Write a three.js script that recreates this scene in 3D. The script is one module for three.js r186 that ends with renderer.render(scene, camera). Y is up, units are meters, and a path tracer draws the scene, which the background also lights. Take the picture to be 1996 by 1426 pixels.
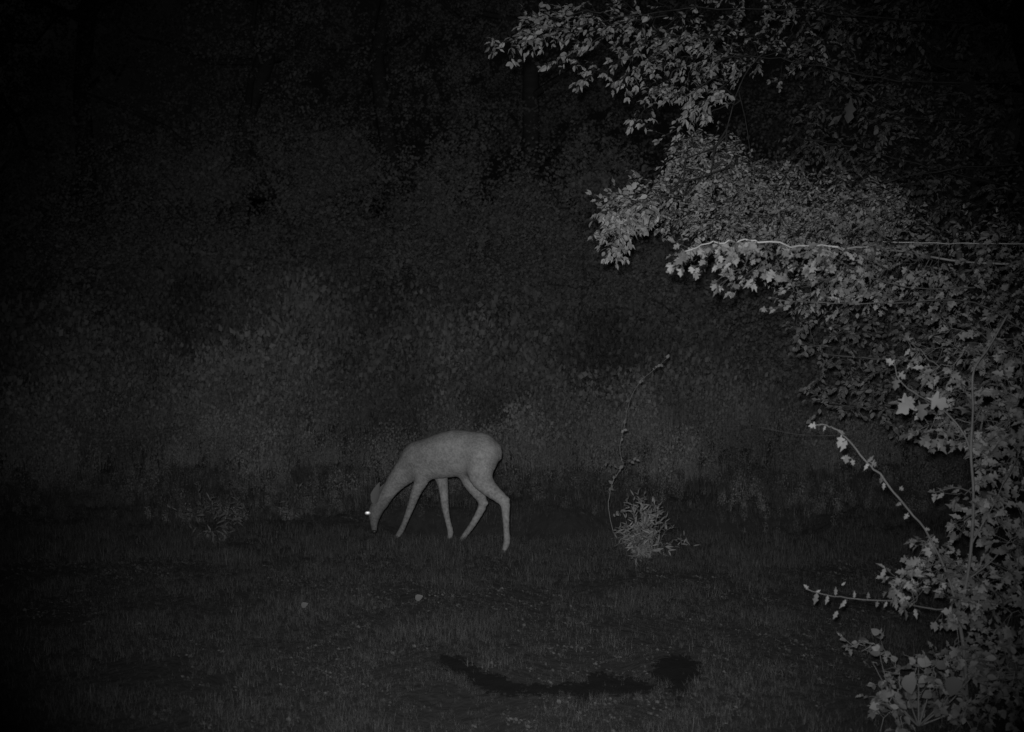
import * as THREE from 'three';
import { mergeGeometries } from 'three/addons/utils/BufferGeometryUtils.js';
import { createNoise3D } from 'simplex-noise';

// ---------------------------------------------------------------- camera, sky, light, exposure
const PW = 1996, PH = 1426, F = 2140, PITCH = THREE.MathUtils.degToRad(4.5);
const scene = new THREE.Scene();
const camera = new THREE.PerspectiveCamera(2 * Math.atan(PH / 2 / F) * 180 / Math.PI, PW / PH, 0.05, 400);
camera.position.set(0, 1.7, 0);
camera.rotation.set(-PITCH, 0, 0);
camera.focus = 6.2; camera.userData.fStop = 2.8;     // a small, slightly soft lens

// overcast, moonless looking night sky: an almost black, even dome
const SKY_W = 64, SKY_H = 32, skyData = new Float32Array(SKY_W * SKY_H * 4);
for (let j = 0; j < SKY_H; j++) for (let i = 0; i < SKY_W; i++) {
  const v = 0.0013 + 0.0003 * Math.cos((j / SKY_H - 0.5) * Math.PI), k = (j * SKY_W + i) * 4;
  skyData[k] = skyData[k + 1] = skyData[k + 2] = v; skyData[k + 3] = 1;
}
const sky = new THREE.DataTexture(skyData, SKY_W, SKY_H, THREE.RGBAFormat, THREE.FloatType);
sky.mapping = THREE.EquirectangularReflectionMapping;
sky.magFilter = THREE.LinearFilter;
sky.needsUpdate = true;
scene.background = sky;
scene.environment = sky;

const moon = new THREE.DirectionalLight(0xffffff, 0.002);
moon.position.set(-20, 40, 15);
moon.shadow.radius = 20;
moon.castShadow = true;
Object.assign(moon.shadow.camera, { left: -25, right: 25, top: 25, bottom: -25, far: 120 });
scene.add(moon);

// the infrared flash of the trail camera, 6 cm above its lens
const flash = new THREE.SpotLight(0xffffff, 62, 0, THREE.MathUtils.degToRad(29.9), 1, 2);
flash.position.set(-0.03, 1.76, 0.02);
flash.target.position.set(0.05, 1.0, -7);
flash.shadow.radius = 1.5;
flash.castShadow = true;
scene.add(flash, flash.target);

const renderer = new THREE.WebGLRenderer({ antialias: true });
renderer.toneMapping = THREE.LinearToneMapping;
renderer.toneMappingExposure = 1;
renderer.shadowMap.enabled = true;

// ---------------------------------------------------------------- helpers
let seed = 1;
function reseed(n) { seed = n; }
function rnd() { seed = (seed * 1664525 + 1013904223) >>> 0; return seed / 4294967296; }
const R = (a, b) => a + (b - a) * rnd();
const noise = createNoise3D(() => { seed = (seed * 1664525 + 1013904223) >>> 0; return seed / 4294967296; });
const V = (x, y, z) => new THREE.Vector3(x, y, z);
const smooth = (a, b, x) => { const t = Math.min(1, Math.max(0, (x - a) / (b - a))); return t * t * (3 - 2 * t); };
const lerp = (a, b, t) => a + (b - a) * t;
const cp = Math.cos(PITCH), sp = Math.sin(PITCH);
// a sight line of the photograph followed to a depth in metres
function at(px, py, d) {
  const x = (px - PW / 2) / F * d, y = -(py - PH / 2) / F * d;
  return V(x, 1.7 + y * cp - d * sp, -d * cp - y * sp);
}
function project(p) {
  const y = p.y - 1.7, d = -p.z * cp - y * sp, v = y * cp - p.z * sp;
  return [PW / 2 + p.x / d * F, PH / 2 - (y * cp + (-p.z) * sp) / d * F, d];
}
function onGround(px, py, h = 0) {
  const a = at(px, py, 1).sub(V(0, 1.7, 0));
  return V(0, 1.7, 0).addScaledVector(a, (h - 1.7) / a.y);
}
const used = {};
function numbered(n) { used[n] = (used[n] ?? -1) + 1; return used[n] ? n + '_' + String(used[n]).padStart(3, '0') : n; }
function tag(o, label, category, group) { o.userData.label = label; if (category) o.userData.category = category; if (group) o.userData.group = group; return o; }
function thing(name, label, category, pos, group) {
  const g = new THREE.Group(); g.name = numbered(name); g.position.copy(pos); scene.add(g);
  return tag(g, label, category, group);
}
function mesh(name, geo, mat, parent) {
  const m = new THREE.Mesh(geo, mat); m.name = name; m.castShadow = m.receiveShadow = true; parent.add(m); return m;
}
function structure(name, geo, mat, label) {
  const m = mesh(numbered(name), geo, mat, scene); m.userData.kind = 'structure'; if (label) m.userData.label = label; return m;
}
let total = 0;
function instanced(name, geo, mat, mats, parent, tones) {
  const m = new THREE.InstancedMesh(geo, mat, mats.length); m.name = name; m.castShadow = m.receiveShadow = true;
  const c = new THREE.Color();
  mats.forEach((x, i) => { m.setMatrixAt(i, x); const t = tones ? tones[i] : R(0.5, 1.2); m.setColorAt(i, c.setRGB(t, t, t)); });
  m.userData.kind = 'stuff'; parent.add(m); total += mats.length; return m;
}
const grey = (v, o = {}) => new THREE.MeshStandardMaterial({ color: new THREE.Color().setRGB(v, v, v), roughness: 0.85, side: THREE.DoubleSide, ...o });
const leafMat = (v) => grey(v, { roughness: 0.7 });
function geom(pos, idx, uv) {
  const g = new THREE.BufferGeometry();
  g.setAttribute('position', new THREE.Float32BufferAttribute(pos, 3));
  if (uv) g.setAttribute('uv', new THREE.Float32BufferAttribute(uv, 2));
  g.setIndex(idx); g.computeVertexNormals(); return g;
}
function noiseTexture(size, oct, lo, hi, s) {
  const data = new Uint8Array(size * size * 4);
  for (let j = 0; j < size; j++) for (let i = 0; i < size; i++) {
    let v = 0, a = 0.5;
    const u = i / size * 2 * Math.PI, w = j / size * 2 * Math.PI;
    for (let o = 0, f = 1; o < oct; o++, f *= 2.1, a *= 0.6) v += a * noise(Math.cos(u) * f * s + 7 * o, Math.sin(u) * f * s + Math.cos(w) * f * s, Math.sin(w) * f * s);
    const q = Math.max(0, Math.min(255, lerp(lo, hi, 0.5 + 0.55 * v))), k = (j * size + i) * 4;
    data[k] = data[k + 1] = data[k + 2] = q; data[k + 3] = 255;
  }
  const t = new THREE.DataTexture(data, size, size); t.wrapS = t.wrapT = THREE.RepeatWrapping;
  t.magFilter = THREE.LinearFilter; t.minFilter = THREE.LinearMipmapLinearFilter; t.generateMipmaps = true; t.needsUpdate = true; return t;
}
// tapered tube through points, each with its own radius
function tube(pts, r0, r1, sides = 5, wob = 0) {
  const pos = [], idx = [], uv = [];
  let up = V(0.3, 1, 0.2).normalize(), len = 0;
  for (let i = 0; i < pts.length; i++) {
    const t = pts[Math.min(i + 1, pts.length - 1)].clone().sub(pts[Math.max(i - 1, 0)]).normalize();
    const a = V().crossVectors(t, up); if (a.lengthSq() < 1e-4) a.crossVectors(t, V(1, 0, 0)); a.normalize();
    const b = V().crossVectors(a, t); up = b.clone();
    if (i) len += pts[i].distanceTo(pts[i - 1]);
    const r = lerp(r0, r1, i / (pts.length - 1)) * (1 + wob * (rnd() - 0.5));
    for (let s = 0; s <= sides; s++) {
      const q = s / sides * 2 * Math.PI;
      const p = pts[i].clone().addScaledVector(a, Math.cos(q) * r).addScaledVector(b, Math.sin(q) * r);
      pos.push(p.x, p.y, p.z); uv.push(s / sides * 0.2, len);
    }
    if (i) for (let s = 0; s < sides; s++) {
      const k = i * (sides + 1) + s, l = k - sides - 1;
      idx.push(l, l + 1, k, l + 1, k + 1, k);
    }
  }
  return geom(pos, idx, uv);
}
function curve(pts, n) { return new THREE.CatmullRomCurve3(pts).getPoints(n); }
// a crooked twig-like line between two points
function crooked(a, b, n, amp, sag = 0) {
  const out = [], L = a.distanceTo(b), s = R(0, 100);
  for (let i = 0; i <= n; i++) {
    const t = i / n, p = a.clone().lerp(b, t), e = Math.sin(Math.PI * t) * amp * L;
    p.x += e * noise(s, t * 2.5, 0); p.y += e * noise(s, t * 2.5, 9) - sag * L * Math.sin(Math.PI * t); p.z += e * noise(s, t * 2.5, 19);
    out.push(p);
  }
  return out;
}

// ---------------------------------------------------------------- leaf shapes (unit length along +y, folded along the midrib)
function leafGeo(half, fold = 0.22, curl = 0.12) {
  // half: [y, x] outline of the right half from stalk to tip
  const pos = [], idx = [];
  const n = half.length;
  const z = (x, y) => fold * Math.abs(x) - curl * y * y;
  for (const [y] of half) pos.push(0, y, z(0, y));
  for (const s of [1, -1]) for (const [y, x] of half) pos.push(s * x, y, z(x, y));
  for (let i = 0; i < n - 1; i++) {
    idx.push(i, n + i, i + 1, i + 1, n + i, n + i + 1);
    idx.push(i, i + 1, 2 * n + i, i + 1, 2 * n + i + 1, 2 * n + i);
  }
  return geom(pos, idx);
}
const LOBED = leafGeo([[0, 0.02], [0.18, 0.06], [0.3, 0.3], [0.42, 0.36], [0.45, 0.17], [0.6, 0.4], [0.72, 0.38], [0.72, 0.16], [0.9, 0.15], [1, 0.02]]);
const LOBED_B = leafGeo([[0, 0.02], [0.22, 0.05], [0.28, 0.42], [0.38, 0.4], [0.47, 0.14], [0.66, 0.3], [0.78, 0.26], [0.82, 0.12], [1, 0.03]], 0.3, 0.2);
const OVAL = leafGeo([[0, 0.02], [0.2, 0.24], [0.5, 0.33], [0.8, 0.19], [1, 0.02]], 0.25, 0.15);
const BROAD = leafGeo([[0, 0.03], [0.04, 0.2], [0.2, 0.4], [0.45, 0.42], [0.75, 0.25], [1, 0.02]], 0.2, 0.2);
const NARROW = leafGeo([[0, 0.02], [0.3, 0.1], [0.6, 0.09], [1, 0.01]], 0.3, 0.25);

const SPRAY_A = leafGeo([[0, 0.02], [0.25, 0.2], [0.4, 0.12], [0.55, 0.24], [0.7, 0.1], [1, 0.02]], 0.3, 0.2);
const SPRAY_B = leafGeo([[0, 0.02], [0.45, 0.2], [1, 0.01]], 0.3, 0.3);
const LOBED_C = leafGeo([[0, 0.02], [0.25, 0.05], [0.33, 0.3], [0.45, 0.27], [0.5, 0.12], [0.68, 0.24], [0.8, 0.14], [1, 0.02]], 0.35, 0.25);
const RHOMB = geom([0, 0, 0, 0.36, 0.45, 0.08, 0, 1, -0.1, -0.36, 0.45, 0.08], [0, 1, 2, 0, 2, 3]);
const _m = new THREE.Matrix4(), _q = new THREE.Quaternion(), _x = V(), _y = V(), _z = V();
function leafMatrix(p, dir, normal, size) {
  _y.copy(dir).normalize(); _x.crossVectors(_y, normal); if (_x.lengthSq() < 1e-5) _x.set(1, 0, 0).cross(_y); _x.normalize(); _z.crossVectors(_x, _y);
  return new THREE.Matrix4().makeBasis(_x.clone().multiplyScalar(size), _y.clone().multiplyScalar(size), _z.clone().multiplyScalar(size)).setPosition(p);
}
const randDir = () => { const z = R(-1, 1), a = R(0, 2 * Math.PI), s = Math.sqrt(1 - z * z); return V(s * Math.cos(a), z, s * Math.sin(a)); };

// ---------------------------------------------------------------- plants with real twigs and leaves
class Plant {
  constructor(name, label, category, base, o = {}) {
    this.root = thing(name, label, category, base, o.group); this.base = base.clone();
    this.wood = []; this.trunk = []; this.pale = []; this.leaves = []; this.lines = [];
    this.o = { leaf: [LOBED, LOBED_B], size: 0.035, mat: leafMat(0.34), bark: barkMat, singles: 0, ...o };
  }
  local(p) { return p.clone().sub(this.base); }
  stem(pts, r0, r1, n = 14, main = false, sides = 6, pale = false) {
    const c = curve(pts, n), s = R(0, 50), L = c[0].distanceTo(c[n]);
    if (!main) c.forEach((p, i) => { const e = Math.min(i, n - i, 3) / 3 * 0.005 * L; p.x += e * noise(s, i * 0.6, 1) * 0.6; p.y += e * noise(s, i * 0.6, 2); p.z += e * noise(s, i * 0.6, 3); });
    this.lines.push(...c);
    (main ? this.trunk : pale ? this.pale : this.wood).push(tube(c.map((p) => this.local(p)), r0, r1, sides, 0.25)); return c;
  }
  leafAt(p, dir, normal, size, shape = Math.floor(rnd() * this.o.leaf.length)) { this.leaves.push({ p: p.clone(), m: leafMatrix(this.local(p), dir, normal, size), size, shape }); }
  // a leafy twig: alternate leaves that spread to both sides, tips drooping a little
  twig(a, dir, len, o = {}) {
    const { size = this.o.size, every = 0.6, droop = 0.25, r = 0.0014, spread = 0.9, bare = 0.1 } = o;
    const n = Math.max(3, Math.round(len / (size * every)));
    const d = dir.clone().normalize(), p = a.clone(), pts = [p.clone()];
    const step = len / n; const side = V().crossVectors(d, V(0, 1, 0)).normalize(); if (!side.lengthSq()) side.set(1, 0, 0);
    side.applyAxisAngle(d, R(-0.7, 0.7));
    for (let i = 0; i < n; i++) {
      d.x += R(-0.16, 0.16); d.y += R(-0.16, 0.16) - droop * step; d.z += R(-0.16, 0.16); d.normalize();
      p.addScaledVector(d, step); pts.push(p.clone());
      if (i / n < bare) continue;
      const k = rnd() < 0.35 ? 2 : 1;
      for (let j = 0; j < k; j++) {
        const s = ((i + j) % 2 ? 1 : -1);
        const ld = d.clone().multiplyScalar(R(0.3, 0.9)).addScaledVector(side, s * spread * R(0.5, 1.2)).add(V(R(-0.4, 0.4), R(-0.7, 0.3), R(-0.4, 0.4)));
        const nn = V(R(-0.9, 0.9), R(0.1, 1), R(-0.2, 1.1));
        this.leafAt(p, ld, nn, size * R(0.65, 1.25));
      }
    }
    this.leafAt(p, d.clone(), V(R(-0.5, 0.5), 1, R(0, 1)), size * R(0.7, 1.1));
    this.wood.push(tube(pts.map((q) => this.local(q)), r, r * 0.35, 3)); return pts;
  }
  near(p) { let b = null, bd = 1e9; for (const q of this.lines) { const d = q.distanceTo(p) * R(0.85, 1.6); if (d < bd && d > 0.02) { bd = d; b = q; } } return b; }
  // a leafy bough towards a point: a thin branch from the nearest wood, then twigs round its end
  bough(c, r, twigs, o = {}) {
    const a = this.near(c), pts = crooked(a, c, 6, 0.18, -0.05);
    this.wood.push(tube(pts.map((q) => this.local(q)), Math.min(0.006, 0.0018 + a.distanceTo(c) * 0.004), 0.0011, 4));
    if (o.keep) this.lines.push(pts[3], pts[4]);
    const out = c.clone().sub(a).normalize();
    for (let i = 0; i < twigs; i++) {
      const s = pts[3 + Math.floor(rnd() * 4)], d = randDir().multiplyScalar(0.85).addScaledVector(out, 0.5);
      d.y -= 0.15; this.twig(s, d, r * R(0.6, 1.25), o);
    }
  }
  // boughs spread through an area seen in the photograph, from depth d0 to d1
  fill(poly, d0, d1, n, rpx, twigs, o = {}) {
    const xs = poly.map((p) => p[0]), ys = poly.map((p) => p[1]);
    const lo = [Math.min(...xs), Math.min(...ys)], hi = [Math.max(...xs), Math.max(...ys)], pts = [];
    for (let tries = 0; pts.length < n && tries < n * 60; tries++) {
      const x = R(lo[0], hi[0]), y = R(lo[1], hi[1]);
      if (!inside(poly, x, y) || noise(x * 0.013, y * 0.016, d0 * 9) < (o.gate ?? -0.28)) continue;
      const gap = rpx * (1 - tries / (n * 60)) * (o.gap ?? 1);
      if (pts.some(([a, b]) => (a - x) ** 2 + (b - y) ** 2 < gap * gap)) continue;
      pts.push([x, y]);
    }
    for (const [x, y] of pts.sort((a, b) => b[0] - a[0])) { const d = R(d0, d1); this.bough(at(x, y, d), rpx / F * d, twigs, { keep: true, ...o }); }
  }
  done() {
    const { leaf, mat, bark, singles } = this.o;
    if (this.trunk.length) mesh('trunk', mergeGeometries(this.trunk), bark, this.root);
    if (this.wood.length) mesh('branches', mergeGeometries(this.wood), bark, this.root);
    if (this.pale.length) mesh('bare_branch', mergeGeometries(this.pale), this.o.paleBark, this.root);
    for (const l of this.leaves) {
      const [x, y, d] = project(l.p); l.px = l.size * F / d;
      l.seen = x > -20 && x < PW + 20 && y > -20 && y < PH + 20; l.score = (l.seen ? 10 : 0) + 1 / d;
    }
    this.leaves.sort((a, b) => b.score - a.score);
    let k = 0; const mats = [mat];
    for (const f of [0.6, 1.25]) { const c = mat.clone(); c.color.multiplyScalar(f); mats.push(c); }
    for (; k < singles && k < this.leaves.length && this.leaves[k].seen && this.leaves[k].px > 9; k++) {
      const m = mesh(k ? 'leaf_' + String(k).padStart(3, '0') : 'leaf', leaf[this.leaves[k].shape], mats[k % 3], this.root);
      m.applyMatrix4(this.leaves[k].m);
    }
    const rest = this.leaves.slice(k);
    leaf.forEach((g, i) => { const part = rest.filter((l) => l.shape === i).map((l) => l.m); if (part.length) instanced('foliage', g, mat, part, this.root); });
    return this.root;
  }
}
function inside(poly, x, y) {
  let c = false;
  for (let i = 0, j = poly.length - 1; i < poly.length; j = i++) {
    const [xi, yi] = poly[i], [xj, yj] = poly[j];
    if ((yi > y) !== (yj > y) && x < (xj - xi) * (y - yi) / (yj - yi) + xi) c = !c;
  }
  return c;
}
reseed(11);
const barkTex = noiseTexture(256, 4, 120, 255, 1.6);
const barkMat = grey(0.13, { map: barkTex, bumpMap: barkTex, bumpScale: 0.002, roughness: 0.9 });
const darkBark = grey(0.06, { map: barkTex, bumpMap: barkTex, bumpScale: 0.01, roughness: 1 });

// ---------------------------------------------------------------- ground
const MUD = [[848, 1282], [872, 1279], [900, 1280], [916, 1292], [940, 1312], [972, 1314], [997, 1328], [1020, 1336], [1045, 1332], [1077, 1342], [1093, 1330], [1133, 1332], [1157, 1312], [1189, 1316], [1229, 1322], [1261, 1328], [1277, 1340], [1261, 1352], [1213, 1356], [1173, 1356], [1133, 1372], [1105, 1349], [1085, 1356], [1020, 1356], [989, 1360], [956, 1352], [924, 1336], [896, 1316], [876, 1308], [856, 1296]];
const MUD_B = [[1268, 1318], [1280, 1290], [1302, 1280], [1330, 1278], [1354, 1284], [1366, 1300], [1358, 1326], [1340, 1344], [1330, 1362], [1318, 1366], [1312, 1346], [1290, 1336]];
const clearing = (x, d) => smooth(3.2, 2.0, Math.abs(x - 0.25) ) * smooth(3.9, 4.2, d) * smooth(5.6, 5.1, d);
const hollowAt = (x, d) => { const e = noise(x * 1.3, d * 1.6, 3) * 0.25; return smooth(-1.5, -0.7, x + e) * smooth(2.3, 1.5, x + e) * smooth(7.15, 7.45, d + e * 0.5) * smooth(8.25, 7.75, d + e * 0.8); };
function ground(x, z) {
  const d = -z;
  let h = 2.3 * smooth(8.2, 18, d) + 4 * smooth(18, 70, d) + 0.02 * Math.max(0, d - 70);
  const lump = 0.06 * noise(x * 0.7, z * 0.7, 1) + 0.02 * noise(x * 2.7, z * 2.7, 4);
  h += lump * smooth(7.3, 8.6, d) * (1 - clearing(x, d)) + 0.35 * noise(x * 0.16, z * 0.16, 8) * smooth(9, 15, d);
  h -= 0.2 * hollowAt(x, d);
  return h;
}
const soilTex = noiseTexture(512, 6, 130, 255, 2.2);
soilTex.repeat.set(0.8, 0.8);
{
  const warp = (t, near, far) => Math.sign(t) * (Math.abs(t) * near + Math.pow(Math.abs(t), 6) * (far - near));
  const nx = 260, nz = 300, pos = [], uv = [], idx = [];
  for (let j = 0; j <= nz; j++) for (let i = 0; i <= nx; i++) {
    const x = warp(i / nx * 2 - 1, 8, 160), z = -9 - warp(j / nz * 2 - 1, 8, 200);
    pos.push(x, ground(x, z), z); uv.push(x, z);
  }
  for (let j = 0; j < nz; j++) for (let i = 0; i < nx; i++) { const a = j * (nx + 1) + i, b = a + nx + 1; idx.push(a, a + 1, b, a + 1, b + 1, b); }
  structure('ground', geom(pos, idx, uv), grey(0.045, { map: soilTex, bumpMap: soilTex, bumpScale: 0.02, roughness: 1 }), 'dark soil of the clearing, rising to a bank behind');
}
function mudDepth(px, py) {
  const nx = px + 9 * noise(px * 0.05, py * 0.12, 5) + 7 * noise(px * 0.2, py * 0.4, 15), ny = py + 5 * noise(px * 0.06, py * 0.14, 25) + 4 * noise(px * 0.2, py * 0.4, 35);
  return inside(MUD, nx, ny) || inside(MUD_B, nx, ny) ? 1 : -5;
}
// bare wet mud, laid on the flat of the clearing: marching over a fine grid of the ground
function mudSheet(x0, x1, name, label) {
  const pos = [], idx = [], uv = [], ids = new Map(), s = 0.012;
  const vid = (i, j) => { const k = i + ',' + j; if (!ids.has(k)) { ids.set(k, pos.length / 3); const x = i * s, z = -j * s; pos.push(x, ground(x, z) + 0.004 + 0.003 * noise(x * 9, z * 9, 2), z); uv.push(x * 2, z * 2); } return ids.get(k); };
  for (let i = Math.floor(-0.7 / s); i < 1.3 / s; i++) for (let j = Math.floor(4.0 / s); j < 5.4 / s; j++) {
    const [px, py] = project(V((i + 0.5) * s, 0, -(j + 0.5) * s));
    if (px < x0 || px >= x1 || mudDepth(px, py) < 0) continue;
    const a = vid(i, j), b = vid(i + 1, j), c = vid(i, j + 1), e = vid(i + 1, j + 1); idx.push(a, b, c, b, e, c);
  }
  structure(name, geom(pos, idx, uv), grey(0.012, { bumpMap: soilTex, bumpScale: 0.006, roughness: 0.75 }), label);
}
mudSheet(700, 1272, 'mud_patch', 'long curved strip of bare black mud in the short grass');
mudSheet(1272, 1500, 'mud_patch', 'rounded bare black mud patch to the right of the long strip');

// ---------------------------------------------------------------- grass and ground cover (nobody could count it)
function tuft(blades, lean, w, segs = 2) {
  const pos = [], idx = [];
  for (let b = 0; b < blades; b++) {
    const a = R(0, 2 * Math.PI), l = R(0.55, 1), k = lean * R(0.4, 1.3), ox = R(-0.25, 0.25), oz = R(-0.25, 0.25), ca = Math.cos(a), sa = Math.sin(a), st = pos.length / 3;
    for (let i = 0; i <= segs; i++) {
      const t = i / segs, r = k * t * t, hw = w * (1 - t) * 0.5;
      const x = ox + ca * r, z = oz + sa * r, y = l * t * (1 - 0.25 * k * t);
      if (i < segs) pos.push(x - sa * hw, y, z + ca * hw, x + sa * hw, y, z - ca * hw); else pos.push(x, y, z);
    }
    for (let i = 0; i < segs; i++) { const q = st + i * 2; if (i < segs - 1) idx.push(q, q + 1, q + 2, q + 1, q + 3, q + 2); else idx.push(q, q + 1, q + 2); }
  }
  return geom(pos, idx);
}
function leafClump(n, g, size, flat = 0) {
  const parts = [];
  for (let i = 0; i < n; i++) {
    const p = randDir().multiplyScalar(Math.cbrt(rnd()) * 0.5); p.y *= 1 - flat * 0.5;
    const c = g.clone(); c.applyMatrix4(leafMatrix(p, randDir().add(V(0, -0.2, 0)), randDir().add(V(0, 0.5, 0.3)), size * R(0.7, 1.3))); parts.push(c);
  }
  return mergeGeometries(parts);
}
function scatter(n, d0, d1, half, test) {
  const out = [];
  for (let tries = 0; out.length < n && tries < n * 8; tries++) {
    const d = Math.sqrt(R(d0 * d0, d1 * d1)), x = R(-1, 1) * (d * half + 0.4);
    if (test && !test(x, d)) continue;
    out.push([x, d]);
  }
  return out;
}
const placed = (x, d, h, w = h) => { _q.setFromEuler(new THREE.Euler(R(-0.15, 0.15), R(0, 6.28), R(-0.15, 0.15))); return new THREE.Matrix4().compose(V(x, ground(x, -d) - 0.005, -d), _q, V(w, h, w)); };
reseed(21);
{
  const mats = [];
  for (const [x, d] of scatter(80000, 3.6, 9.2, 0.5, (x, d) => {
    const [px, py] = project(V(x, 0, -d));
    if (mudDepth(px + R(-7, 7), py + R(-5, 7)) > -2) return rnd() < 0.03;
    return rnd() > 0.85 * hollowAt(x, d) && noise(x * 1.1, d * 1.1, 30) + 0.6 * noise(x * 4, d * 4, 31) > R(-1.4, 0.2);
  })) { const h = R(0.022, 0.05) * (1 + 1.2 * smooth(7.4, 9.2, d) + 0.45 * smooth(6.2, 6.7, d) * smooth(7.6, 7.2, d)) * (1 + 0.5 * noise(x * 1.7, d * 1.7, 40)); mats.push(placed(x, d, h, h * R(0.8, 1.3))); }
  const g = instanced('short_grass', tuft(9, 0.8, 0.045), leafMat(0.085), mats, scene);
  tag(g, 'short grazed grass covering the clearing around the deer');
}
{
  const mats = [];
  for (const [x, d] of scatter(5000, 3.6, 8.6, 0.5, (x, d) => { const [px, py] = project(V(x, 0, -d)); return mudDepth(px, py) < -3 && noise(x * 0.9, d * 0.9, 50) > R(-0.6, 0.9) && rnd() > 0.8 * hollowAt(x, d); }))
    mats.push(placed(x, d, R(0.04, 0.08)));
  tag(instanced('ground_cover', leafClump(12, OVAL, 0.22, 1), leafMat(0.075), mats, scene), 'low leafy weeds scattered in the short grass');
}
{
  const a = [], b = [], tone = [[], []];
  for (const [x, d] of scatter(26000, 7.6, 18, 0.52, (x, d) => rnd() > hollowAt(x, d) * 1.3 && d + 0.8 * noise(x * 0.7, d * 0.3, 70) > R(7.7, 8.5))) {
    const h = lerp(0.09, 0.55, smooth(7.9, 11.5, d)) * R(0.6, 1.3) * (1 + 0.45 * noise(x * 0.9, d * 0.9, 60));
    const q = rnd() < 0.5 ? 0 : 1; [a, b][q].push(placed(x, d, h, h * R(0.5, 0.8)));
    tone[q].push(R(0.75, 1.15) * (1 + 0.55 * noise(x * 0.55, d * 0.4, 80) + 0.3 * noise(x * 1.6, d * 1.2, 81)));
  }
  tag(instanced('tall_grass', tuft(13, 0.55, 0.025, 3), leafMat(0.145), a, scene, tone[0]), 'tall rough grass on the bank behind the deer');
  tag(instanced('weeds', mergeGeometries([leafClump(70, RHOMB, 0.095).scale(1.1, 1.1, 1.1).translate(0, 0.55, 0), tuft(7, 0.4, 0.025, 3)]), leafMat(0.145), b, scene, tone[1]), 'leafy nettle-like weeds on the bank behind the deer');
}
// two small pale leaves lying in the grass
for (const [px, py, s, label] of [[810, 1167, 0.042, 'small pale leaf lying in the grass below the deer'], [588, 1181, 0.036, 'tiny pale leaf lying in the dark grass at lower left']]) {
  const p = onGround(px, py, 0.05), t = thing('fallen_leaf', label, 'leaf', p);
  const l = mesh('blade', BROAD, leafMat(0.11), t); l.applyMatrix4(leafMatrix(V(0, 0, 0), V(0.7, 0.35, 0.1), V(0, 0.5, 1), s));
  mesh('stalk', tube([V(0, 0, 0), V(-0.01, -0.02, 0), V(-0.015, -0.05, 0.005)], 0.0012, 0.001, 4), barkMat, t);
}

// ---------------------------------------------------------------- woods behind
const CLUMP = leafClump(42, RHOMB, 0.15);
const CLUMP_B = leafClump(46, RHOMB, 0.13);
function woodTree(px, d, h, crownR, low, dens, label, category = 'tree') {
  const x = (px - PW / 2) / F * d, base = V(x, ground(x, -d) - 0.05, -d);
  const t = thing(category === 'tree' ? 'woodland_tree' : 'woodland_shrub', label, category, base);
  const wood = [], mats = [[], []];
  const lean = V(R(-0.4, 0.4), h * 0.8, R(-0.4, 0.4)), tr = category === 'tree' ? h * 0.016 : 0.03;
  const stem = crooked(V(0, 0, 0), lean, 10, 0.05);
  mesh('trunk', tube(stem, tr, tr * 0.25, 8, 0.2), darkBark, t);
  const n = category === 'tree' ? 15 : 11;
  for (let i = 0; i < n; i++) {
    const f = lerp(low, 1, (i + 0.5) / n), s = stem[Math.min(10, Math.floor(f * 10))];
    const a = i * 2.4 + R(-0.4, 0.4), reach = crownR * Math.sin(Math.PI * lerp(0.25, 0.92, f)) * R(0.7, 1.1);
    const c = V(Math.cos(a) * reach, f * h * 0.85 + R(0, 0.5), Math.sin(a) * reach);
    const pts = crooked(s, c, 6, 0.14); wood.push(tube(pts, tr * 0.35, 0.008, 5));
    const lr = crownR * R(0.32, 0.5), m = Math.round(0.75 * dens * R(0.7, 1.2));
    for (let k = 0; k < m; k++) {
      const q = pts[2 + Math.floor(rnd() * 5)].clone().addScaledVector(randDir(), lr * Math.cbrt(rnd()) * R(0.6, 1.15)); q.y = q.y * 0.92 + c.y * 0.08;
      if (noise((q.x + base.x) * 1.4, (q.y + base.y) * 1.4, (q.z + base.z) * 1.4) < -0.25) continue;
      if (q.y < 0.1) continue;
      _q.setFromEuler(new THREE.Euler(R(-0.6, 0.6), R(0, 6.28), R(-0.6, 0.6))); const s2 = R(0.2, 0.36);
      mats[rnd() < 0.5 ? 0 : 1].push(new THREE.Matrix4().compose(q, _q, V(s2, s2, s2)));
    }
  }
  mesh('branches', mergeGeometries(wood), darkBark, t);
  const crown = new THREE.Group(); crown.name = 'crown'; t.add(crown);
  [CLUMP, CLUMP_B].forEach((g, i) => instanced('foliage', g, leafMat(0.14), mats[i], crown, mats[i].map(() => R(0.8, 1.05))));
}
reseed(31);
for (const [px, d, h, r, low, dens, label] of [
  [-120, 14.5, 9, 2.6, 0.2, 170, 'dark woodland tree at the left edge of the photo, hardly lit'],
  [190, 16, 10, 2.6, 0.22, 170, 'dim woodland tree in the far left of the wood'],
  [470, 15, 9.5, 2.4, 0.2, 180, 'dim leafy tree behind the bank, left of the deer'],
  [760, 17, 10.5, 2.7, 0.18, 190, 'dim leafy tree behind the bank straight above the deer head'],
  [1050, 15.5, 9.5, 2.5, 0.2, 180, 'dim leafy tree behind the bank above the deer rump'],
  [1330, 17, 10, 2.7, 0.2, 180, 'dim tree behind the leafy overhanging branches'],
  [1640, 14.5, 9.5, 2.6, 0.15, 150, 'dark tree deep behind the foliage at upper right'],
  [1930, 13, 9, 2.6, 0.15, 140, 'dark tree behind the foliage at the right edge'],
]) woodTree(px, d, h, r, low, dens, label);
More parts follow.
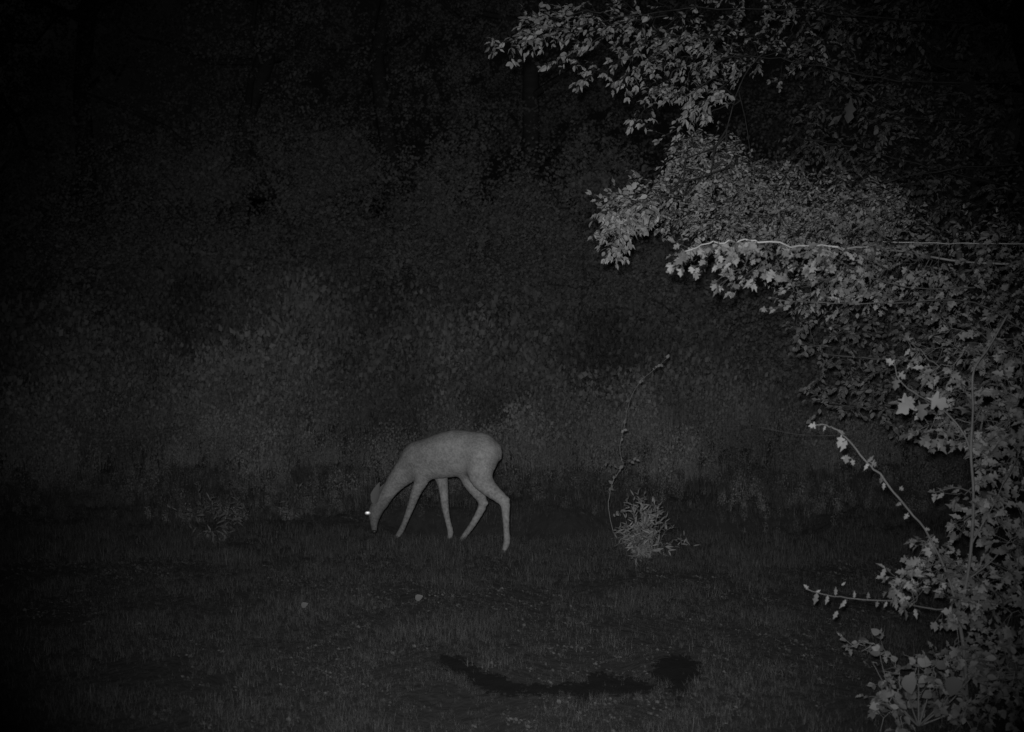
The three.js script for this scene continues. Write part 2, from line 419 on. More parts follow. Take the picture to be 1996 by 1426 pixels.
for (const [px, d, h, r, dens, label] of [
  [60, 12.5, 2.6, 1.3, 90, 'dark low shrub at the far left of the bank'],
  [360, 13.5, 2.4, 1.2, 90, 'dim low shrub on the bank above the left brush'],
  [640, 14, 2.5, 1.2, 90, 'dim shrub on the bank up and left of the deer'],
  [900, 13.2, 2.2, 1.1, 100, 'faintly lit shrub on the bank right above the deer back'],
  [1120, 12.2, 2.5, 1.1, 100, 'faintly lit rounded shrub up and right of the deer'],
  [1420, 11.5, 2.3, 1.2, 90, 'dim shrub under the hanging branches, right of the bent stem'],
  [1640, 10.5, 2.4, 1.2, 80, 'dark shrub behind the long bare shoot'],
]) woodTree(px, d, h, r, 0.15, dens, label, 'shrub');

// ---------------------------------------------------------------- the deer
// image positions of its joints, on a close view of the photograph (4.322 of its pixels to one of the photograph)
const ZP = 4.322, MM = 7.1 / F / ZP;
const J = (u, v, d) => at(640 + u / ZP, 780 + v / ZP, d);
const deerBase = onGround(860, 1055);
const LAT = V(-0.28, 0, 1).normalize();           // across the deer's body, towards its left flank
const bones = [], chains = [];
function chain(key, squash = 1) {
  const c = new THREE.CatmullRomCurve3(key.map((k) => k[0]), false, 'catmullrom', 0.5), list = [], m = (key.length - 1) * 3;
  for (let i = 0; i <= m; i++) {
    const t = i / 3, k = Math.min(key.length - 2, Math.floor(t)), f = t - k, r = (j) => key[Math.max(0, Math.min(key.length - 1, j))][1];
    const [p0, p1, p2, p3] = [r(k - 1), r(k), r(k + 1), r(k + 2)];
    list.push([c.getPoint(i / m), p1 + 0.5 * f * (p2 - p0 + f * (2 * p0 - 5 * p1 + 4 * p2 - p3 + f * (3 * (p1 - p2) + p3 - p0)))]);
  }
  const own = [];
 for (let i = 0; i < list.length - 1; i++) { const [a, ra] = list[i], [b, rb] = list[i + 1]; own.push({ a: a.clone().sub(deerBase), b: b.clone().sub(deerBase), ra: ra * MM, rb: rb * MM, squash }); } 
  bones.push(...own); chains.push(own);
}
const DR = 7.0, DS = 7.17;                         // depth of rump and of shoulders
chain([[J(1275, 430, DR), 160], [J(1075, 442, 7.07), 192], [J(890, 480, 7.13), 180], [J(775, 490, DS), 152]], 1.22);
chain([[J(735, 520, DS), 128], [J(610, 640, 7.2), 92], [J(525, 745, 7.23), 66], [J(458, 850, 7.26), 56]], 1.2);
const headL = [[J(432, 862, 7.26), 60], [J(396, 940, 7.23), 58], [J(386, 1020, 7.19), 34], [J(388, 1088, 7.16), 22]];
chain(headL, 1.05);
const hoofs = [];
function leg(list, foot) {
  // list: [u, v, depth or null, radius]; the foot stands on the ground where the photograph shows it
  const p = onGround(640 + foot[0] / ZP, 780 + foot[1] / ZP, 0.012), fd = project(p)[2];
  p.y = 0.004;
  const n = list.length;
  const d0 = list[0][2];
  const pts = list.map(([u, v, , r], i) => [J(u, v, lerp(d0, fd, smooth(0, 1, i / n))), r]);
  pts.push([p, foot[2]]);
  chain(pts); hoofs.push([p.clone().sub(deerBase), pts[n - 1][0].clone().sub(deerBase)]);
}
const N = -0.075, FA = 0.075;
leg([[815, 545, DS + N * 0.6, 92], [788, 665, 0, 58], [742, 765, 0, 43], [696, 893, 0, 31], [652, 1008, 0, 23], [612, 1098, 0, 23]], [572, 1146, 17]);
leg([[925, 560, DS + FA, 75], [955, 665, 0, 50], [972, 765, 0, 38], [984, 890, 0, 31], [1006, 1010, 0, 23], [1030, 1113, 0, 24]], [1012, 1172, 17]);
leg([[1220, 520, DR + FA, 120], [1192, 640, 0, 82], [1232, 745, 0, 54], [1302, 862, 0, 37], [1242, 1000, 0, 27], [1170, 1108, 0, 23]], [1112, 1172, 18]);
leg([[1290, 470, DR + N * 0.5, 128], [1282, 630, 0, 98], [1350, 735, 0, 68], [1478, 850, 0, 43], [1494, 960, 0, 30], [1500, 1100, 0, 24], [1504, 1192, 0, 26]], [1474, 1268, 17]);
chain([[J(1484, 842, 6.92), 30], [J(1512, 832, 6.92), 13]]);
chain([[J(1306, 862, 7.1), 24], [J(1336, 864, 7.1), 12]]);
chain([[J(1400, 420, DR), 60], [J(1425, 470, DR), 34]]);
function deerField(p) {
  let f = 0.3;
  for (const own of chains) {
    let c = 1e9, k = 0;
    for (const b of own) {
      let px = p.x - b.a.x, py = p.y - b.a.y, pz = p.z - b.a.z;
      const ex = b.b.x - b.a.x, ey = b.b.y - b.a.y, ez = b.b.z - b.a.z;
      const t = Math.min(1, Math.max(0, (px * ex + py * ey + pz * ez) / (ex * ex + ey * ey + ez * ez)));
      px -= ex * t; py -= ey * t; pz -= ez * t;
      if (b.squash !== 1) { const l = (px * LAT.x + pz * LAT.z) * (b.squash - 1); px += l * LAT.x; pz += l * LAT.z; }
      const r = lerp(b.ra, b.rb, t), d = Math.sqrt(px * px + py * py + pz * pz) - r;
      if (d < c) k = Math.min(0.06, 0.01 + 0.42 * r);
      if (d > c + 0.006) continue;
      const h = Math.max(0, 0.006 - Math.abs(d - c)) / 0.006; c = Math.min(c, d) - h * h * 0.0015;
    }
    if (c > f + k) continue;
    const h = Math.max(0, k - Math.abs(c - f)) / k; f = Math.min(f, c) - h * h * k * 0.25;
  }
  return f;
}
function surface(field, lo, hi, s) {
  const nx = Math.ceil((hi.x - lo.x) / s), ny = Math.ceil((hi.y - lo.y) / s), nz = Math.ceil((hi.z - lo.z) / s);
  const val = new Float32Array((nx + 1) * (ny + 1) * (nz + 1)), id = (i, j, k) => (k * (ny + 1) + j) * (nx + 1) + i, p = V();
  for (let k = 0; k <= nz; k++) for (let j = 0; j <= ny; j++) for (let i = 0; i <= nx; i++) val[id(i, j, k)] = field(p.set(lo.x + i * s, lo.y + j * s, lo.z + k * s));
  const cell = new Int32Array(val.length).fill(-1), pos = [], idx = [];
  for (let k = 0; k < nz; k++) for (let j = 0; j < ny; j++) for (let i = 0; i < nx; i++) {
    let n = 0, x = 0, y = 0, z = 0;
    const edge = (a, b, c, d, e, f) => { const u = val[id(i + a, j + b, k + c)], w = val[id(i + d, j + e, k + f)]; if ((u < 0) === (w < 0)) return; const t = u / (u - w); x += lerp(a, d, t); y += lerp(b, e, t); z += lerp(c, f, t); n++; };
    for (const q of [0, 1]) for (const r of [0, 1]) { edge(0, q, r, 1, q, r); edge(q, 0, r, q, 1, r); edge(q, r, 0, q, r, 1); }
    if (n) { cell[id(i, j, k)] = pos.length / 3; pos.push(lo.x + (i + x / n) * s, lo.y + (j + y / n) * s, lo.z + (k + z / n) * s); }
  }
  const quad = (a, b, c, d, flip) => { if (a < 0 || b < 0 || c < 0 || d < 0) return; if (flip) idx.push(a, c, b, a, d, c); else idx.push(a, b, c, a, c, d); };
  for (let k = 1; k < nz; k++) for (let j = 1; j < ny; j++) for (let i = 1; i < nx; i++) {
    const v = val[id(i, j, k)] < 0;
    if (v !== (val[id(i + 1, j, k)] < 0)) quad(cell[id(i, j - 1, k - 1)], cell[id(i, j, k - 1)], cell[id(i, j, k)], cell[id(i, j - 1, k)], !v);
    if (v !== (val[id(i, j + 1, k)] < 0)) quad(cell[id(i - 1, j, k - 1)], cell[id(i - 1, j, k)], cell[id(i, j, k)], cell[id(i, j, k - 1)], !v);
    if (v !== (val[id(i, j, k + 1)] < 0)) quad(cell[id(i - 1, j - 1, k)], cell[id(i, j - 1, k)], cell[id(i, j, k)], cell[id(i - 1, j, k)], !v);
  }
  return geom(pos, idx);
}
reseed(41);
{
  const deer = thing('deer', 'slender antlerless deer grazing head down on the clearing, eye shining white', 'deer', deerBase);
  const lo = V(1e9, 1e9, 1e9), hi = V(-1e9, -1e9, -1e9);
  for (const b of bones) for (const [p, r] of [[b.a, b.ra], [b.b, b.rb]]) { lo.min(p.clone().subScalar(r + 0.02)); hi.max(p.clone().addScalar(r + 0.02)); }
  const g = surface(deerField, lo, hi, 0.0055);
  const P = g.attributes.position, NN = g.attributes.normal, col = [], uv = [];
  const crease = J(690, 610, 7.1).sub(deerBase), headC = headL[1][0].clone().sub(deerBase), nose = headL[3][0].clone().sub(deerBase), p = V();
  const shade = (q) => {
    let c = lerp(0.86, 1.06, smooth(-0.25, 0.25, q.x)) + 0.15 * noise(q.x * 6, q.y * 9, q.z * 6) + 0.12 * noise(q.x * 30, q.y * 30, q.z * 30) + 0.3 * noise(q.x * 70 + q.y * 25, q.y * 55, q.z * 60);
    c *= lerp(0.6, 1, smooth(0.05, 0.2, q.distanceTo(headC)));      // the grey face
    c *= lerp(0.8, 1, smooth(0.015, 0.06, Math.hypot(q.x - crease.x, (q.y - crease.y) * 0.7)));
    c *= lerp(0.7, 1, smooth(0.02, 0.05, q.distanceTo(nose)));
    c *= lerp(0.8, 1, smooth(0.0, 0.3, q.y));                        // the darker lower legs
    return c;
  };
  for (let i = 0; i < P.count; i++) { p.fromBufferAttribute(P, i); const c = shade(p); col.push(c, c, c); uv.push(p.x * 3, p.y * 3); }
  g.setAttribute('color', new THREE.Float32BufferAttribute(col, 3)); g.setAttribute('uv', new THREE.Float32BufferAttribute(uv, 2));
  const FUR = 0.28;
  mesh('body', g, grey(FUR, { vertexColors: true, roughness: 0.95, side: THREE.FrontSide }), deer);
  // the coat: short hairs that lie back along the body
  const mats = [], tones = [], nrm = V();
  for (let i = 0; i < 40000; i++) {
    const k = Math.floor(rnd() * P.count); p.fromBufferAttribute(P, k); nrm.fromBufferAttribute(NN, k);
    if (p.distanceTo(headC) < 0.1) continue;
    const d = V(0.8 + R(-0.3, 0.3), -0.7 + R(-0.3, 0.3), -0.2);
    d.addScaledVector(nrm, -d.dot(nrm)).normalize().addScaledVector(nrm, 0.12);
    p.addScaledVector(nrm, -0.002);
    const s = R(0.012, 0.02) * lerp(0.45, 1, smooth(0.25, 0.45, p.y));
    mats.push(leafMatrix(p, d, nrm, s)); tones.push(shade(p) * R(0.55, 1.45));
  }
  instanced('coat', geom([-0.1, 0, 0, 0.1, 0, 0, 0, 1, 0.05], [0, 1, 2]), grey(FUR, { roughness: 0.95 }), mats, deer, tones);
  // ears: cupped leaf shapes behind the eyes
  const earGeo = leafGeo([[0, 0.1], [0.15, 0.17], [0.4, 0.23], [0.65, 0.17], [0.85, 0.08], [1, 0.01]], 0.5, 0.1);
  for (const [a, b, s] of [[J(388, 868, 7.2), J(424, 690, 7.17), 0.135], [J(420, 850, 7.33), J(470, 690, 7.4), 0.13]]) {
    const e = mesh('ear', earGeo, grey(0.13, { roughness: 0.95 }), deer);
    e.applyMatrix4(leafMatrix(a.clone().sub(deerBase), b.clone().sub(a), V(-0.35, 0.1, 1), s * 1.08));
  }
  // eyes: dark globes; behind the near pupil the bright tapetum throws the flash back
  for (const [e, side] of [[J(332, 948, 7.18), 1], [J(420, 920, 7.31), -1]]) {
    const c = e.clone().sub(deerBase), eye = mesh('eye', new THREE.SphereGeometry(0.0125, 20, 14), grey(0.02, { roughness: 0.2 }), deer);
    eye.position.copy(c);
    if (side > 0) {
      const tap = new THREE.SphereGeometry(0.04, 20, 8, 0, 2 * Math.PI, 0, 0.42).rotateX(Math.PI / 2).scale(1.1, 0.8, 1).translate(0, 0, -0.0405 + 0.0150);
      const m = mesh('pupil', tap, grey(0.9, { metalness: 1, roughness: 0.5 }), eye);
      m.lookAt(V(0, 1.73, 0).sub(e));
    }
  }
  mesh('nose', new THREE.SphereGeometry(0.016, 16, 10).scale(1, 0.75, 0.9), grey(0.03, { roughness: 0.45 }), deer).position.copy(J(388, 1104, 7.15).sub(deerBase));
  for (const [f, up] of hoofs) {
    const d = f.clone().sub(up).normalize();
    for (const s of [-1, 1]) {
      const h = new THREE.CylinderGeometry(0.008, 0.013, 0.032, 8, 1).scale(0.75, 1, 1.25);
      const m = mesh('hoof', h, grey(0.07, { roughness: 0.6 }), deer);
      m.position.copy(f).add(V(-0.008, 0.002, s * 0.0095)); m.rotation.set(0, 1.4, 0.35 * Math.sign(d.x || 1) * -1);
    }
  }
}

// ---------------------------------------------------------------- clumps in the clearing
reseed(51);
function weedClump(px, py, h, w, n, label, tone, bits) {
  const c = onGround(px, py), base = V(c.x, ground(c.x, c.z), c.z);
  const P = new Plant('weed_clump', label, 'weed', base, { leaf: [NARROW], size: 0.05, mat: leafMat(tone), singles: bits });
  const stems = [];
  for (let i = 0; i < n; i++) {
    const a = R(0, 6.28), k = Math.sqrt(rnd()) * R(0.6, 1.3) * (1 + 0.35 * Math.sin(a * 3 + px)), s = base.clone().add(V(Math.cos(a) * w * 0.3 * k, -0.01, Math.sin(a) * w * 0.3 * k));
    const tip = base.clone().add(V(Math.cos(a) * w * k, h * R(0.15, 1.05) * Math.max(0.25, 1 - 0.4 * k * k), Math.sin(a) * w * k));
    const mid = s.clone().lerp(tip, 0.55).add(V(R(-0.05, 0.05), h * R(0, 0.2), R(-0.05, 0.05))), pts = curve([s, mid, tip], 7);
    stems.push(tube(pts.map((q) => q.clone().sub(base)), 0.0014, 0.0007, 3));
    for (let j = 1; j <= 7; j++) for (const _ of [0, 1]) {
      if (rnd() < 0.12) continue;
      const out = pts[j].clone().sub(base).add(V(0, -h * 0.25, 0)).normalize().multiplyScalar(0.9).add(randDir().multiplyScalar(1.15)); out.y += 0.1;
      P.leafAt(pts[j], out, V(R(-0.6, 0.6), 0.6, R(0, 1.2)), R(0.018, 0.062) * (j > 5 ? 0.8 : 1));
    }
  }
  mesh('stems', mergeGeometries(stems), leafMat(tone * 0.6), P.root);
  P.done();
}
weedClump(1258, 1082, 0.4, 0.2, 72, 'bright bushy weed clump standing right of the deer', 0.21, 120);
weedClump(415, 1055, 0.4, 0.3, 20, 'faint loose weed clump standing far left of the deer', 0.1, 0);
weedClump(575, 1010, 0.26, 0.12, 9, 'faint narrow weed clump left of the deer head', 0.1, 0);
{
  // the tall bent stem beside the bushy clump
  const base = onGround(1196, 1040), P = new Plant('tall_stem', 'tall thin bent stem with tiny leaves rising left of the bushy clump', 'plant', base, { leaf: [OVAL], size: 0.024, mat: leafMat(0.22), bark: grey(0.25, { roughness: 0.8 }) });
  const D = project(base)[2];
  const c = P.stem([[1196, 1040], [1186, 985], [1196, 935], [1214, 905], [1208, 880], [1216, 835], [1226, 785], [1246, 745], [1272, 722], [1300, 698]].map(([x, y], i) => i ? at(x, y, D - 0.02 * i) : base), 0.0026, 0.0012, 40, false, 5);
  for (let i = 8; i < c.length; i += 1) for (let k = 0; k < 2; k++) if (rnd() < 0.4) P.leafAt(c[i], randDir().add(V(0, 0.3, 0)), V(R(-0.5, 0.5), 0.3, 1), R(0.012, 0.034));
  for (const [i, dir, l] of [[14, V(0.6, 0.2, 0.1), 0.09], [12, V(-0.6, 0.1, 0.1), 0.12], [9, V(-0.3, -0.6, 0.1), 0.06], [3, V(0.6, 0.4, 0.3), 0.1]]) P.twig(c[i], dir, l, { size: 0.03 });
  P.done();
}

// ---------------------------------------------------------------- the trees and shrubs at the right
reseed(61);
{
  // big tree whose branches hang in from the upper right
  const K = 1.18, A = (x, y, d) => at(x, y, d * K), x = 4.0, z = -6.6, base = V(x, ground(x, z) - 0.05, z);
  const P = new Plant('hawthorn_tree', 'large leafy tree at right whose sprays hang into the upper half', 'tree', base, { leaf: [SPRAY_A, SPRAY_B, OVAL], size: 0.036, mat: leafMat(0.29), bark: darkBark, singles: 300 });
  P.stem([base, V(3.89, 1.2, -6.61), V(3.66, 2.4, -6.49), V(3.54, 3.8, -6.37), V(3.19, 4.8, -6.25)], 0.11, 0.04, 18, true, 9);
  const limbs = [
    [V(3.60, 3.2, -6.43), A(1800, 40, 5.3), A(1560, 20, 5.1), A(1300, 20, 5), A(1130, 50, 4.9)],
    [V(3.60, 3.4, -6.43), A(1700, -120, 5.2), A(1450, -60, 5), A(1200, -10, 4.9)],
    [V(3.66, 2.4, -6.49), A(1850, 330, 5.5), A(1650, 370, 5.5), A(1430, 390, 5.5), A(1280, 395, 5.5)],
    [V(3.72, 2.2, -6.49), A(1900, 500, 5.3), A(1760, 510, 5.2), A(1600, 520, 5.2)],
    [V(3.63, 2.9, -6.43), A(1800, 160, 5.3), A(1600, 130, 5.2), A(1470, 110, 5.1), A(1330, 130, 5)],
    [A(1500, 90, 5.1), A(1455, 140, 5.1), A(1430, 200, 5.15), A(1415, 280, 5.2), A(1436, 340, 5.3)],
    [A(1440, 180, 5.15), A(1452, 230, 5.2), A(1462, 295, 5.3)],
  ];
  limbs.forEach((l, i) => P.stem(l, i < 5 ? 0.0045 : 0.004, 0.0025, 26, false, 5));
  // single sprays whose tips show against the dark
  for (const [tx, ty, fx, fy, n] of [[982, 80, 1130, 52, 4], [1030, 45, 1170, 25, 5], [1040, 85, 1130, 50, 4], [1085, 118, 1190, 60, 3], [1150, 148, 1260, 80, 4], [1215, 150, 1300, 95, 3], [1245, 230, 1310, 140, 3], [1130, 62, 1300, 30, 4], [1300, 262, 1390, 215, 2], [1310, 190, 1400, 150, 4], [1250, 80, 1400, 70, 4], [1350, 215, 1420, 160, 4], [1330, 110, 1460, 110, 4], [1195, 478, 1205, 405, 6], [1185, 410, 1280, 390, 6], [1220, 440, 1260, 400, 5], [1180, 440, 1200, 400, 4], [1210, 385, 1300, 370, 5], [1250, 372, 1330, 390, 3], [1262, 350, 1330, 380, 2]]) {
    const d = R(4.85, 5.15), a = A(fx, fy, d), b = A(tx, ty, d - 0.1), near = P.near(a), l = crooked(near, a, 4, 0.1), m = crooked(a, b, 8, 0.1);
    P.wood.push(tube([...l, ...m.slice(1)].map((q) => P.local(q)), 0.005, 0.0014, 4));
    for (let i = 1; i <= 8; i++) for (let k = 0; k < n - 1; k++) { const dd = b.clone().sub(a).normalize().multiplyScalar(0.7).add(randDir()); dd.y -= 0.25; P.twig(m[i], dd, R(0.06, 0.13), { size: 0.034 }); }
    P.twig(b, b.clone().sub(a), 0.07, { size: 0.04 });
  }
  P.fill([[1130, 0], [1560, -20], [1580, 120], [1500, 165], [1440, 130], [1380, 200], [1310, 150], [1240, 100], [1160, 60]], 5.78, 6.61, 34, 40, 6, { size: 0.027, gate: -0.15 });
  P.fill([[1330, 265], [1400, 258], [1430, 300], [1520, 340], [1660, 350], [1780, 400], [1700, 470], [1500, 470], [1400, 450], [1300, 440], [1210, 425], [1260, 375], [1310, 350], [1298, 310]], 6.02, 7.08, 200, 30, 9, { size: 0.025, gate: -0.5 });
  P.fill([[1330, 480], [1500, 470], [1780, 440], [1996, 430], [2040, 640], [1900, 640], [1780, 600], [1660, 600], [1560, 605], [1520, 585], [1470, 545], [1390, 520]], 5.78, 6.84, 90, 42, 6, { size: 0.028, gate: -0.14 });
  P.done();
}
reseed(71);
{
  // the dim growth deeper in at the upper right
  const x = 4.3, z = -7.6, base = V(x, ground(x, z) - 0.05, z);
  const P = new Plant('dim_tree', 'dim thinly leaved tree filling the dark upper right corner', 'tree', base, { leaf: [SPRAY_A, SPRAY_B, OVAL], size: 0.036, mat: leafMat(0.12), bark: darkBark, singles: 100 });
  P.stem([base, V(4.2, 1.5, -7.6), V(4.0, 3.2, -7.5), V(3.8, 4.9, -7.4)], 0.1, 0.05, 16, true, 8);
  for (const l of [[V(4.05, 3.1, -7.5), at(1830, 130, 7.4), at(1790, 90, 7.3), at(1770, 40, 7.2)], [V(4.1, 2.2, -7.5), at(1820, 330, 7.3), at(1680, 290, 7.2), at(1560, 270, 7.2)], [V(4.05, 2.9, -7.5), at(1780, 230, 7.3), at(1640, 165, 7.2), at(1590, 120, 7.2)], [V(3.9, 4, -7.4), at(1700, 20, 7.2), at(1560, 60, 7.1)]]) P.stem(l, 0.006, 0.004, 20, false, 5);
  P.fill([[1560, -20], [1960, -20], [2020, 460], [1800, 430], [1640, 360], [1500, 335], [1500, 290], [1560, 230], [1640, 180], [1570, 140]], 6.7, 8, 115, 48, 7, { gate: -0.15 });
  P.leafAt(at(1652, 240, 7), V(0.1, 1, 0.2), V(0, 0.1, 1), 0.16, 0); P.leafAt(at(1640, 225, 7), V(-0.7, -0.5, 0.2), V(0, 0.3, 1), 0.1);
  P.done();
}
reseed(81);
{
  const x = 2.9, z = -6.6, base = V(x, ground(x, z) - 0.05, z);
  const P = new Plant('understory_shrub', 'dim small leaved shrub beneath the hanging branches at right', 'shrub', base, { leaf: [SPRAY_A, OVAL], size: 0.034, mat: leafMat(0.15), singles: 80 });
  P.stem([base, V(2.85, 0.7, -6.6), V(2.7, 1.5, -6.5), V(2.6, 2.0, -6.5)], 0.04, 0.015, 12, true, 7);
  for (const l of [[V(2.75, 1.2, -6.55), at(1720, 700, 6.6), at(1600, 690, 6.6)], [V(2.8, 0.9, -6.58), at(1760, 800, 6.5), at(1640, 790, 6.5)]]) P.stem(l, 0.012, 0.003, 14, false, 5);
  P.fill([[1530, 605], [1660, 610], [1800, 620], [1996, 650], [1996, 860], [1790, 840], [1700, 800], [1590, 790], [1580, 690]], 6.1, 7, 74, 42, 7, {});
  // thin bare twig reaching left
  P.stem([at(1660, 846, 6.3), at(1570, 848, 6.3), at(1480, 832, 6.3)], 0.003, 0.0015, 8, false, 4);
  P.done();
}
reseed(91);
{
  // nearer branch with the bright bare line along its top
  const x = 2.55, z = -4.5, base = V(x, ground(x, z) - 0.05, z);
  const P = new Plant('maple_shrub', 'near shrub whose pale level branch runs in from the right edge', 'shrub', base, { leaf: [LOBED_B, SPRAY_A, LOBED], size: 0.04, mat: leafMat(0.205), paleBark: grey(0.6, { map: barkTex, roughness: 0.8 }), singles: 300 });
  const D = 4.6;
  P.stem([base, V(2.54, 0.8, -4.52), V(2.48, 1.5, -4.6), at(2080, 470, D + 0.1)], 0.03, 0.012, 14, true, 7);
  const main = P.stem([at(2080, 474, D + 0.1), at(1900, 474, D + 0.05), at(1800, 473, D), at(1720, 471, D)], 0.0022, 0.0016, 16, false, 5, true);
  const pale = P.stem([at(2080, 520, D + 0.7), at(1850, 505, D + 0.5), at(1740, 486, D + 0.1), at(1690, 482, D - 0.1), at(1640, 483, D - 0.1 - 0.16), at(1600, 476, D - 0.26), at(1560, 478, D - 0.15 - 0.16), at(1480, 471, D - 0.2 - 0.16), at(1450, 467, D - 0.36), at(1420, 472, D - 0.2 - 0.16), at(1380, 474, D - 0.2 - 0.16), at(1335, 490, D - 0.25 - 0.16)], 0.0048, 0.0024, 44, false, 6, true);
  P.stem([at(1900, 560, D), at(1770, 560, D), at(1700, 540, D), at(1620, 500, D - 0.1)], 0.003, 0.0015, 18, false, 5);
  P.stem([at(1440, 446, D + 0.3), at(1400, 430, D + 0.3), at(1330, 428, D + 0.3)], 0.0025, 0.0015, 10, false, 4);
  P.stem([at(1990, 640, D), at(1900, 590, D), at(1740, 590, D - 0.1), at(1600, 590, D - 0.1), at(1520, 585, D - 0.1)], 0.0035, 0.0015, 20, false, 5);
  // leaves hanging under the pale branch
  for (const c of pale.slice(12)) for (let k = 0; k < 2; k++) { if (rnd() < 0.3) continue; const d = randDir(); d.y = d.y * 0.4 - 0.45; P.twig(c, d, R(0.04, 0.13), { size: R(0.028, 0.042), bare: 0 }); }
  for (const [tx, ty, fx, fy] of [[1388, 566, 1450, 520], [1330, 490, 1370, 478], [1400, 545, 1450, 490], [1350, 520, 1400, 480], [1500, 530, 1540, 480], [1590, 520, 1600, 485], [1520, 600, 1570, 580], [1640, 600, 1660, 580], [1690, 440, 1740, 470], [1450, 540, 1500, 500], [1560, 560, 1620, 540]]) {
    const a = at(fx, fy, D - 0.15), b = at(tx, ty, D - 0.2);
    P.wood.push(tube(crooked(P.near(a), a, 3, 0.1).concat(crooked(a, b, 4, 0.1).slice(1)).map((q) => P.local(q)), 0.002, 0.001, 4));
    for (let k = 0; k < 3; k++) P.twig(a.clone().lerp(b, R(0, 0.8)), b.clone().sub(a).normalize().add(randDir().multiplyScalar(0.6)), R(0.05, 0.1), { size: R(0.03, 0.044) });
  }
  P.fill([[1480, 490], [1720, 475], [1996, 480], [1996, 620], [1880, 620], [1700, 600], [1600, 590], [1540, 560]], D - 0.1, D + 0.5, 40, 40, 5, { size: 0.032, gate: -0.1 });
  P.done();
}
reseed(101);
{
  // the young tree at the right with two long bare shoots
  const base = onGround(1888, 1395); base.y -= 0.03;
  const D = project(base)[2];
  const P = new Plant('sapling', 'near sapling with lobed leaves and two long bare shoots at lower right', 'sapling', base, { leaf: [LOBED_B, SPRAY_A, LOBED_C], size: 0.047, mat: leafMat(0.225), bark: grey(0.22, { map: barkTex, roughness: 0.8 }), singles: 300 });
  const A = (x, y, d = 0) => at(x, y, D - 0.1 + d);
  P.stem([base, A(1883, 1330), A(1877, 1255), A(1868, 1190), A(1882, 1140), A(1893, 1060), A(1897, 960), A(1892, 880), A(1896, 800), A(1898, 720), A(1925, 680), A(1962, 615)], 0.008, 0.0028, 50, true, 8);
  const shoot = P.stem([A(1868, 1190), A(1842, 1110, -0.03), A(1802, 1032, -0.06), A(1756, 976, -0.1), A(1716, 926, -0.12), A(1690, 900, -0.14), A(1656, 862, -0.16), A(1632, 838, -0.18), A(1612, 829, -0.19), A(1590, 828, -0.2)], 0.0046, 0.0022, 40, false, 7);
  const low = P.stem([A(1865, 1190), A(1800, 1184, -0.04), A(1745, 1172, -0.08), A(1660, 1166, -0.12), A(1600, 1156, -0.15), A(1572, 1148, -0.16)], 0.0034, 0.0015, 24, false, 6);
  P.stem([A(1893, 1060), A(1915, 1020, -0.02), A(1935, 985, -0.04), A(1960, 930)], 0.0035, 0.0015, 12, false, 5);
  P.stem([A(1885, 1130), A(1930, 1095), A(1970, 1050)], 0.004, 0.0016, 12, false, 5);
  P.stem([A(1892, 880), A(1878, 845), A(1840, 800), A(1790, 770, -0.05), A(1752, 740, -0.05), A(1742, 700, -0.05)], 0.0042, 0.0014, 20, false, 5);
  P.stem([A(1897, 960), A(1860, 950, -0.05), A(1820, 960, -0.08)], 0.003, 0.0014, 10, false, 5);
  // the few leaves of the bare shoots
  const bit = (x, y, ox, oy, d, s, shape) => { const p = A(x, y, d); P.leafAt(p, V(ox, -oy, R(-0.2, 0.3)), V(R(-0.3, 0.3), 0.2, 1), s * 1.05, shape); };
  for (const [x, y, ox, oy, s] of [[1592, 828, -1, 0.1, 0.03], [1608, 829, -0.3, 1, 0.022], [1632, 838, 1, 0.5, 0.03], [1640, 845, -0.2, 1, 0.05], [1650, 858, -0.6, 1, 0.045], [1652, 885, -0.3, 1, 0.034], [1660, 893, 0.3, 1, 0.03], [1655, 890, -1, 0.2, 0.028], [1690, 900, 0.8, -0.8, 0.032], [1692, 902, -0.4, 0.7, 0.03], [1696, 900, 0.6, 0.3, 0.034], [1716, 926, 0.2, 1, 0.034], [1722, 940, 0.1, 1, 0.03], [1752, 948, 0.5, 0.4, 0.022], [1758, 978, -0.7, 0.5, 0.024], [1770, 998, -0.4, 1, 0.03], [1800, 1030, 0.8, 0.1, 0.024]]) bit(x, y, ox, oy, -0.14, s, [0, 1, 2, 1][Math.floor(rnd() * 4)]);
  for (const [x, y, ox, oy, s] of [[1576, 1148, -0.7, -0.7, 0.024], [1592, 1155, -0.2, 1, 0.045], [1590, 1154, 0.6, -0.3, 0.02], [1613, 1160, -0.2, 1, 0.034], [1628, 1160, 0.1, -1, 0.03], [1640, 1140, 0.6, -0.5, 0.018], [1664, 1165, 0.1, -1, 0.026], [1690, 1168, 0.2, -1, 0.026], [1648, 1168, -0.5, 1, 0.04], [1632, 1190, -0.4, 1, 0.036], [1710, 1170, -0.2, 1, 0.024], [1728, 1172, -0.3, 0.9, 0.026], [1745, 1172, 0.2, 1, 0.034], [1755, 1175, 0.5, -0.6, 0.03]]) bit(x, y, ox, oy, -0.13, s, [1, 2, 1][Math.floor(rnd() * 3)]);
  // two bright big leaves where the left branch ends
  for (const [x, y, ox, oy, s] of [[1782, 776, -0.5, 0.4, 0.07], [1790, 780, 0.2, 0.8, 0.06], [1806, 775, 0.8, 0.3, 0.07], [1750, 778, 0.8, 0.1, 0.05], [1745, 735, 0.1, 1, 0.04], [1742, 712, -0.4, -0.4, 0.03], [1750, 725, 0.7, 0.6, 0.03]]) bit(x, y, ox, oy, -0.12, s * 1.2, 0);
  P.fill([[1770, 800], [1850, 790], [1996, 740], [2020, 880], [1930, 880], [1860, 860], [1800, 860]], D - 0.15, D + 0.35, 21, 36, 6, { size: 0.045 });
  P.fill([[1840, 960], [1900, 905], [1990, 890], [2020, 1080], [1930, 1070], [1880, 1020]], D - 0.15, D + 0.35, 18, 36, 6, { size: 0.045 });
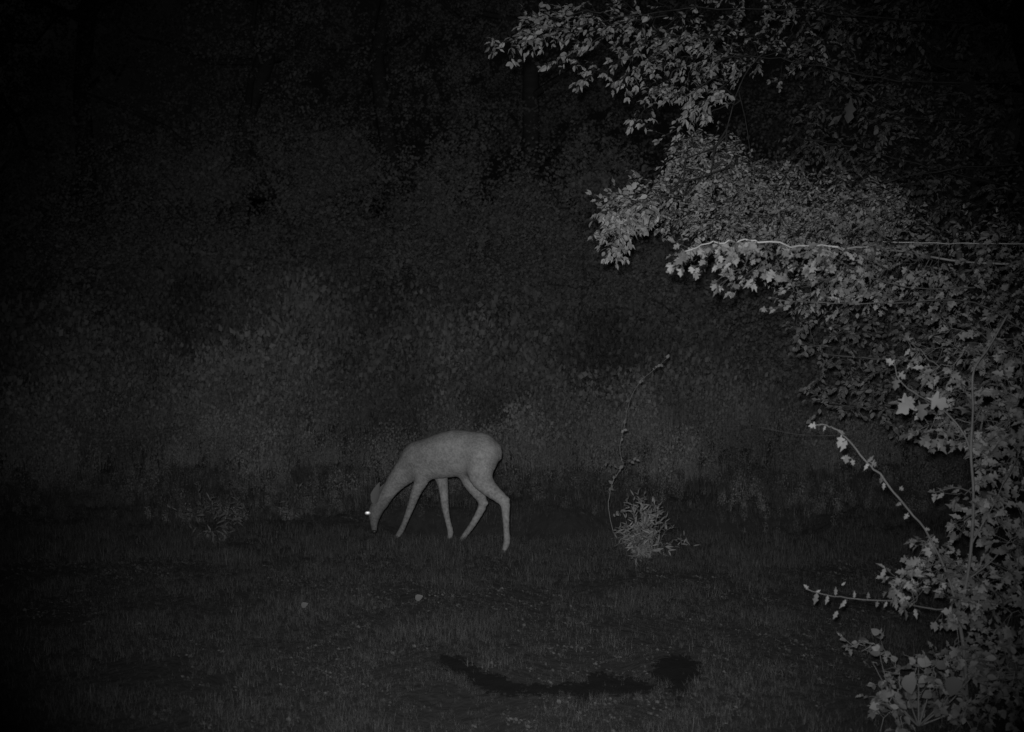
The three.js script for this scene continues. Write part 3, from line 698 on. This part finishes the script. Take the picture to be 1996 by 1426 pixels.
  P.fill([[1740, 1110], [1800, 1065], [1850, 1090], [1890, 1110], [1900, 1180], [1830, 1205], [1770, 1165]], D - 0.3, D + 0.1, 16, 32, 7, { size: 0.038 });
  P.fill([[1900, 1110], [2010, 1100], [2010, 1230], [1920, 1210], [1880, 1200]], D - 0.15, D + 0.3, 14, 36, 6, { size: 0.041 });
  P.fill([[1760, 650], [1860, 640], [2000, 620], [2010, 750], [1900, 770], [1800, 760]], D, D + 0.5, 22, 34, 6, { size: 0.038 });
  P.fill([[1840, 1260], [1910, 1250], [2000, 1260], [2000, 1360], [1900, 1330]], D - 0.2, D + 0.1, 14, 34, 6, { size: 0.045 });
  P.done();
}
reseed(111);
{
  // broad leaved weed in the bottom corner
  const base = onGround(1790, 1415);
  const D = project(base)[2] - 0.15;
  const P = new Plant('broad_weed', 'broad leaved weed in the bottom right corner under the sapling', 'weed', base, { leaf: [BROAD, OVAL, LOBED_C, SPRAY_A], size: 0.054, mat: leafMat(0.21), bark: grey(0.25), singles: 200 });
  for (const [x, y] of [[1765, 1330], [1860, 1330], [1790, 1285], [1730, 1345], [1820, 1300], [1900, 1310], [1700, 1290], [1960, 1330]]) P.stem([base, at(lerp(1790, x, 0.6), lerp(1415, y, 0.5), D + 0.1), at(x, y, D)], 0.004, 0.0015, 10, false, 5);
  for (const [x, y, ox, oy, s] of [[1765, 1316, 0.3, 0.8, 0.06], [1860, 1318, -0.2, 1, 0.062], [1788, 1284, 1, 0.35, 0.045], [1738, 1342, -0.5, 0.8, 0.032], [1826, 1290, 0.8, 0.6, 0.034]]) P.leafAt(at(x, y, D - 0.05), V(ox, -oy, 0.2), V(R(-0.2, 0.2), 0.3, 1), s * 1.2, 0);
  P.fill([[1705, 1340], [1760, 1290], [1880, 1270], [2000, 1300], [2000, 1440], [1700, 1440]], D - 0.15, D + 0.25, 34, 32, 5, { size: 0.031, spread: 1.2 });
  P.fill([[1640, 1258], [1700, 1250], [1760, 1262], [1760, 1285], [1690, 1280]], D + 0.2, D + 0.4, 6, 26, 2, { size: 0.031 });
  P.done();
}
renderer.render(scene, camera);
